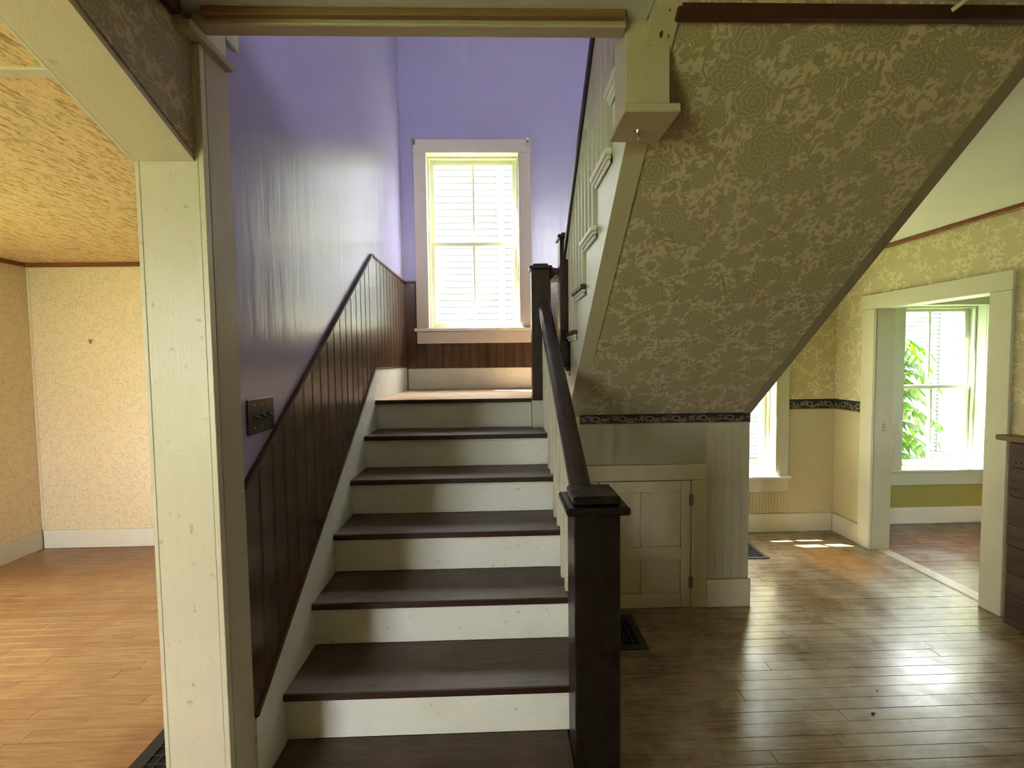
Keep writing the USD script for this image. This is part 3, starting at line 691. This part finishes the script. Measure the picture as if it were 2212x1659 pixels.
saw = [(Y1 + .03, 0)]
for i in range(1, 7): saw += [(nose(i) + .03, RISE * i - .027), (nose(i + 1) + .03, RISE * i - .027)]
saw += [(nose(7) + .03, LAND - .03), (nose(7) + .06, LAND - .03), (nose(7) + .06, 0)]
st.part('stringer', P(saw, 'x', XR + .001, .338), 'cream')
st.part('landing_fascia', C(.2065, .338, nose(7) - .012, nose(7) + .02, LAND - .20, LAND - .015, .002), 'cream')
# under-landing closure
st.part('landing_beam', B(.338, .452, 2.90, 2.96, 0.0, LAND - .03), 'cream')

# lower balustrade
rl = Thing('stair_railing', 'dark lower stair railing with square newels and cream balusters', 'railing', (.3, 1.55, 0))
nx, ny, ns = .238, 1.482, .152
npth = rl.part('newel_post', C(nx, nx + ns, ny, ny + ns, 0.001, 1.066, .004), 'newel', label='black-brown square newel post at the foot of the stairs')
rl.part('cap_plate', C(nx - .028, nx + ns + .028, ny - .028, ny + ns + .028, 1.067, 1.093, .006), 'newel', npth)
rl.part('cap_block', C(nx - .003, nx + ns + .003, ny - .003, ny + ns + .003, 1.0935, 1.124, .007), 'newel', npth)
ux, uy, us = .209, 2.905, .116
n2 = rl.part('newel_post', C(ux, ux + us, uy, uy + us, LAND - .008, 2.139, .004), 'newel_up', label='dark brown newel post at the landing')
rl.part('cap_plate', C(ux - .014, ux + us + .014, uy - .014, uy + us + .014, 2.140, 2.160, .005), 'newel_up', n2)
rl.part('cap_block', C(ux + .01, ux + us - .01, uy + .01, uy + us - .01, 2.1605, 2.176, .005), 'newel_up', n2)
RZ = lambda y_: 1.045 + .7065 * (y_ - 1.634)
def handrail(y0, y1, xa, xb, zf, w, h, m='rail'):
    prof = np.array([(-w / 2 + .006, -h), (-w / 2, -h + .012), (-w / 2, -.016), (-w / 2 + .012, -.003), (-w / 4, 0.002), (w / 4, 0.002), (w / 2 - .012, -.003), (w / 2, -.016), (w / 2, -h + .012), (w / 2 - .006, -h)])
    n = len(prof); v = []
    for yy, xc in ((y0, xa), (y1, xb)):
        v += [(xc + px_, yy, zf(yy) + pz) for px_, pz in prof]
    f = []
    for k in range(n): f += [[k, (k + 1) % n, n + (k + 1) % n], [k, n + (k + 1) % n, n + k]]
    for k in range(1, n - 1): f += [[0, k, k + 1], [n, n + k + 1, n + k]]
    mm = trimesh.Trimesh(np.array(v), np.array(f), process=False); mm.fix_normals(); return mm
rl.part('handrail', handrail(1.635, 2.904, .304, .285, RZ, .076, .066), 'rail', smooth=35)
for i in range(2, 7):
    for dy in (.052, .177):
        yy = nose(i) + dy
        rl.part('baluster', C(.272, .304, yy, yy + .032, RISE * i + .0005, RZ(yy) - .060, .002), 'cream')
rl.part('landing_rail', beam((.322, uy + .06, 2.085), (.369, uy + .0, 2.125), .05, .055), 'newel_up')

# ------------------------------------------------------------------ upper flight
su = Thing('staircase', 'upper flight of cream stairs climbing back over the hall', 'staircase', (.95, 2.2, LAND))
for j in range(1, 8):
    z, yn = z2(j), nose2(j)
    if j < 7:
        su.part('tread', C(.4175, 1.5, yn - RUN2 - .02, yn, z - .028, z, .003), 'white')
        rp = su.part('nosing_return', C(.389, .4168, yn - RUN2 - .03, yn, z - .022, z, .004), 'cap_brown' if j < 4 else 'white', label='tread end projecting past the stringer')
        su.part('return_moulding', cat(C(.397, .4168, yn - RUN2 - .022, yn - .008, z - .036, z - .0225, .004), C(.405, .4168, yn - RUN2 - .014, yn - .016, z - .052, z - .0365, .004)), 'white', rp)
    su.part('riser', B(.44 if j < 7 else .49, 1.5, yn - .04, yn - .024, z - RISE2, z - .028), 'riser')
sw_ = [(nose2(1) - .03, LAND + .001)]
for j in range(1, 7): sw_ += [(nose2(j) - .03, z2(j) - .053), (nose2(j + 1) - .03, z2(j) - .053)]
sw_ += [(nose2(7) - .03, sof(nose2(7) - .03) - .0095), (2.845, sof(2.845) - .0095), (2.845, 1.30), (2.98, 1.30)]
su.part('stringer', P(sw_, 'x', .4172, .4385), 'white', label='white stringer board')
su.part('tread', C(.51, 1.5, 1.225, nose2(7), 2.70, 2.73, .002), 'white')
# upper balustrade
ru = Thing('stair_railing', 'upper stair railing of cream balusters seen edge-on above the landing', 'railing', (.43, 2.2, LAND))
u2 = ru.part('newel_post', C(.366, .478, 2.742, 2.856, z2(1) + .0005, 2.285, .004), 'newel_up', label='dark newel post at the foot of the upper flight')
ru.part('cap_plate', C(.352, .492, 2.728, 2.870, 2.286, 2.306, .005), 'newel_up', u2)
ru.part('cap_block', C(.376, .468, 2.752, 2.846, 2.3065, 2.322, .005), 'newel_up', u2)
RZ2 = lambda y_: 2.235 + .80 * (2.74 - y_)
ru.part('handrail', handrail(1.435, 2.741, .42, .42, RZ2, .07, .06), 'newel_up', smooth=35)
ru.part('fillet', P([(2.74, RZ2(2.74) - .074), (2.74, RZ2(2.74) - .060), (1.435, RZ2(1.435) - .060), (1.435, RZ2(1.435) - .074)], 'x', .40, .44), 'white')
for j in range(2, 7):
    for dy in (.045, .130, .215):
        yy = nose2(j) - dy
        if yy > 2.70 or yy < 1.46: continue
        ru.part('baluster', C(.405, .435, yy - .030, yy, z2(j) + .0005, RZ2(yy - .015) - .075, .002), 'cream')
# dropped post at the top right of the opening
dp = Thing('post', 'cream square post dropping below the ceiling with a flat cap at its foot', 'post', (.42, 1.37, 2.235))
dp.part('shaft', C(.360, .484, 1.307, 1.428, 2.259, 3.7, .003), 'post')
dp.part('foot_plate', C(.346, .500, 1.268, 1.448, 2.236, 2.2585, .003), 'post')
hk = Thing('hook', 'small steel screw eye under the foot of the dropped post', 'hook', (.415, 1.375, 2.2))
hk.part('rosette', trimesh.creation.revolve([(0, 2.236), (.011, 2.236), (.008, 2.228), (.003, 2.224), (0, 2.224)], sections=14).apply_translation((.415, 1.375, 0)), 'steel', smooth=30)
ring = trimesh.creation.torus(.009, .0022, 16, 8); ring.apply_transform(trimesh.transformations.rotation_matrix(math.pi / 2, [0, 1, 0])); ring.apply_translation((.415, 1.375, 2.214))
hk.part('ring', ring, 'steel', smooth=True)

# bare chips in the paint near the cut end of the slope's edge board
for yy, u, w_, l_ in ((1.31, .43, .010, .014), (1.318, .445, .008, .006), (1.315, .478, .010, .005), (1.287, .452, .013, .018), (1.29, .472, .004, .016), (1.245, .46, .005, .012)):
    rk = random.Random(int(u * 1000))
    m = P([(math.cos(q * .785) * w_ * .5 * rk.uniform(.45, 1.1), math.sin(q * .785) * l_ * .5 * rk.uniform(.45, 1.1)) for q in range(8)], 'z', -.0006, .0006)
    m.apply_transform(trimesh.transformations.rotation_matrix(-math.atan(SOFT), [1, 0, 0])); m.apply_translation((u, yy, sof(yy) - .0102))
    ss.part('paint_chip', m, 'barn', label='bare brown chip in the paint')
# ------------------------------------------------------------------ small fittings
ls = Thing('light_switch', 'bronze three-gang switch plate on the purple wall', 'light switch', (-.814, 1.587, 1.4))
sy0, sy1, sz0, sz1 = 1.503, 1.676, 1.340, 1.456
ls.part('plate', C(-.8148, -.8085, sy0, sy1, sz0, sz1, .003), 'bronze')
for k in range(3):
    yc = sy0 + (sy1 - sy0) * (.22 + .28 * k); zc_ = (sz0 + sz1) / 2
    tg = beam((-.809, yc, zc_ + .002), (-.809 + .015, yc + .002, zc_ - .008), .008, .008, .002)
    ls.part('toggle', tg, 'bronze')
    for dz in (.038, -.038): ls.part('screw', trimesh.creation.cylinder(.0035, .0022, sections=10, transform=trimesh.transformations.translation_matrix((-.8078, yc, zc_ + dz)) @ trimesh.transformations.rotation_matrix(math.pi / 2, [0, 1, 0])), 'steel')
for xx, lab in ((-.695, 'steel curtain-rod bracket at the left top corner of the stair window'), (.268, 'steel curtain-rod bracket at the right top corner of the stair window')):
    b = Thing('curtain_bracket', lab, 'bracket', (xx, 4.02, 3.42))
    b.part('plate', C(xx - .012, xx + .012, 4.024, 4.0275, 3.405, 3.452, .001), 'steel')
    b.part('arm', cat(C(xx - .008, xx + .008, 3.990, 4.0238, 3.440, 3.445, .001), C(xx - .008, xx + .008, 3.986, 3.9898, 3.425, 3.445, .001)), 'steel')
ph_ = Thing('picture_hook', 'small metal picture hook on the scroll-patterned back wall', 'hook', (-3.478, 4.055, 1.78))
ph_.part('plate', C(-3.495, -3.462, 4.0545, 4.0595, 1.79, 1.80, .001), 'steel'); ph_.part('hook', C(-3.484, -3.470, 4.050, 4.0595, 1.765, 1.7895, .001), 'steel')
dw = Thing('wooden_rod', 'thin cream rod hanging from the ceiling at the top right corner', 'rod', (1.2, 1.24, 2.48))
dw.part('rod', tube((1.196, 1.222, 2.470), (1.235, 1.06, 2.494), .006, 10), 'cream', smooth=40)
tw = Thing('twine', 'pale frayed twine hanging beside the dark landing newel', 'twine', (.34, 2.735, 2.03))
rt = random.Random(21)
for k in range(4):
    p = [np.array([.336 + .004 * k, 2.735, 2.045 - .008 * k])]
    for q in range(9): p.append(p[-1] + np.array([rt.uniform(-.006, .006), rt.uniform(-.003, .003), -.020 - .004 * k]))
    tw.part('strand', cat(*[tube(p[q], p[q + 1], .0009, 5) for q in range(9)]), 'cream')
def register(label, x0, x1, y0, y1, fw, cell, mat='iron'):
    t = Thing('floor_register', label, 'floor register', ((x0 + x1) / 2, (y0 + y1) / 2, .001), group=None)
    z0, z1 = .0005, .006
    fr = P(sbox(x0, y0, x1, y1).difference(sbox(x0 + fw, y0 + fw, x1 - fw, y1 - fw)), 'z', z0, z1)
    t.part('frame', fr, mat)
    a0, a1, b0, b1 = x0 + fw, x1 - fw, y0 + fw, y1 - fw
    bars = []
    nx_, ny_ = max(2, round((a1 - a0) / cell)), max(2, round((b1 - b0) / cell))
    for k in range(1, nx_): u = a0 + (a1 - a0) * k / nx_; bars.append(B(u - .003, u + .003, b0, b1, z0, z1 - .001))
    for k in range(1, ny_): u = b0 + (b1 - b0) * k / ny_; bars.append(B(a0, a1, u - .003, u + .003, z0 + .0001, z1 - .0011))
    t.part('grille', cat(*bars), mat)
    t.part('duct', B(a0, a1, b0, b1, z0 - .0003, z0 + .0003), 'hole')  # thin black sheet: the shaded depth below the grille is only coloured
register('black iron floor register by the corner of the left-hand room opening', -1.468, -1.16, 1.35, 1.965, .055, .042)
register('black iron floor register at the far end of the hall under the window', 1.80, 2.093, 3.49, 3.83, .03, .025)
register('dark floor register in the shade beside the newel and closet door', .50, .79, 2.41, 2.75, .04, .03)
for k, (x, yy, s) in enumerate(((1.62, 1.915, .010), (1.75, 2.05, .006), (1.10, 2.55, .006))):
    d = Thing('wood_chip', ['dark wood chip on the hall floor, largest of the three', 'small dark chip on the hall floor left of the largest chip', 'tiny dark chip on the hall floor nearest the closet'][k], 'debris', (x, yy, .001))
    m = trimesh.creation.icosphere(1, 1.0); m.apply_scale((s, s * .5, s * .3)); m.apply_translation((x, yy, s * .3 + .0008))
    d.part('chip', m, 'newel')

# ------------------------------------------------------------------ outdoors
gr = structure('ground', 'lawn outside the windows', 'ground'); gr.part('lawn', B(-40, 40, 4.45, 60, -.7, -.5), 'grass'); gr.part('lawn', B(-40, 40, -40, -2.75, -.7, -.5), 'grass')
gr.part('lawn', cat(B(-40, -4.2, -2.75, 4.45, -.7, -.5), B(5.7, 40, -2.75, 4.45, -.7, -.5)), 'grass')
def house(label, x0, x1, yf, zt, pitch, trims, base):
    t = Thing('neighbor_house', label, 'house', ((x0 + x1) / 2, yf, -.5))
    t.part('wall_core', B(x0, x1, yf + .03, yf + 5, -.5, zt), 'siding')
    z = base; r = random.Random(3)
    while z < zt - pitch:
        yo = r.uniform(-.002, .002)
        v = np.array([(x, yy, zz_) for x in (x0, x1) for yy, zz_ in ((yf + .03, z), (yf - .012 + yo, z), (yf + .018, z + pitch * 1.1), (yf + .03, z + pitch * 1.1))])
        f = [[0, 1, 5], [0, 5, 4], [1, 2, 6], [1, 6, 5], [2, 3, 7], [2, 7, 6], [0, 3, 2], [0, 2, 1], [4, 5, 6], [4, 6, 7]]
        mm = trimesh.Trimesh(v, np.array(f), process=False)
        t.part('clapboard', mm, 'siding'); z += pitch
    for a, b, lo, hi in trims: t.part('trim_board', C(a, b, yf - .03, yf + .03, lo, hi, .004), 'siding')
    return t
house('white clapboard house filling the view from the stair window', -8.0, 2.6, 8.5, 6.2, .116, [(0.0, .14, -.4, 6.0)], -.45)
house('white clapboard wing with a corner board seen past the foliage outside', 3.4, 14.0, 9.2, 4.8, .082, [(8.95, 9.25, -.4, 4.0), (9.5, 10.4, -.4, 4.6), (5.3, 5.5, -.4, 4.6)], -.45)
def sapling():
    t = Thing('sapling', 'leafy green sapling with drooping fronds outside the doorway window', 'tree', (4.48, 5.25, -.5))
    r = random.Random(11)
    stem = [(4.45, 5.25, -.5), (4.47, 5.24, .6), (4.51, 5.26, 1.35), (4.48, 5.25, 1.75)]
    t.part('trunk', cat(*[tube(stem[k], stem[k + 1], .02 - .004 * k, 8) for k in range(3)]), 'bark')
    for k in range(64):
        h = .05 + 1.80 * k / 63; az = k * 2.399; L = r.uniform(.42, .62) * (1.0 if h < 1.4 else .8)
        base = np.array([4.48, 5.25, h]); out = np.array([math.cos(az), math.sin(az) * .8, 0])
        V, F = [], []
        for q in range(1, 9):
            s = q / 8
            p = base + out * L * s + np.array([0, 0, .22 * s - .38 * s * s])
            side = np.cross(out, [0, 0, 1.0])
            for sg in ((-1, 1) if q < 8 else (0,)):
                d = (out * .45 + side * sg * .9 + np.array([0, 0, -.45 + r.uniform(-.15, .15)])); d /= np.linalg.norm(d)
                l = .19 * (1 - .35 * s) * r.uniform(.85, 1.15); w = .029
                wv = np.cross(d, [0, 0, 1.0]); wv /= np.linalg.norm(wv); up = np.cross(wv, d)
                n0 = len(V)
                for tt, ww in ((0, .1), (.3, 1), (.65, .75), (1, .02)):
                    c_ = p + d * l * tt - np.array([0, 0, .05 * tt * tt])
                    V += [c_ - wv * w * ww, c_ + up * .004 * ww, c_ + wv * w * ww]
                for a in range(3):
                    o = n0 + a * 3
                    F += [[o, o + 1, o + 4], [o, o + 4, o + 3], [o + 1, o + 2, o + 5], [o + 1, o + 5, o + 4]]
        t.part('frond', trimesh.Trimesh(np.array(V), np.array(F), process=False), 'leaf', smooth=True)
sapling()
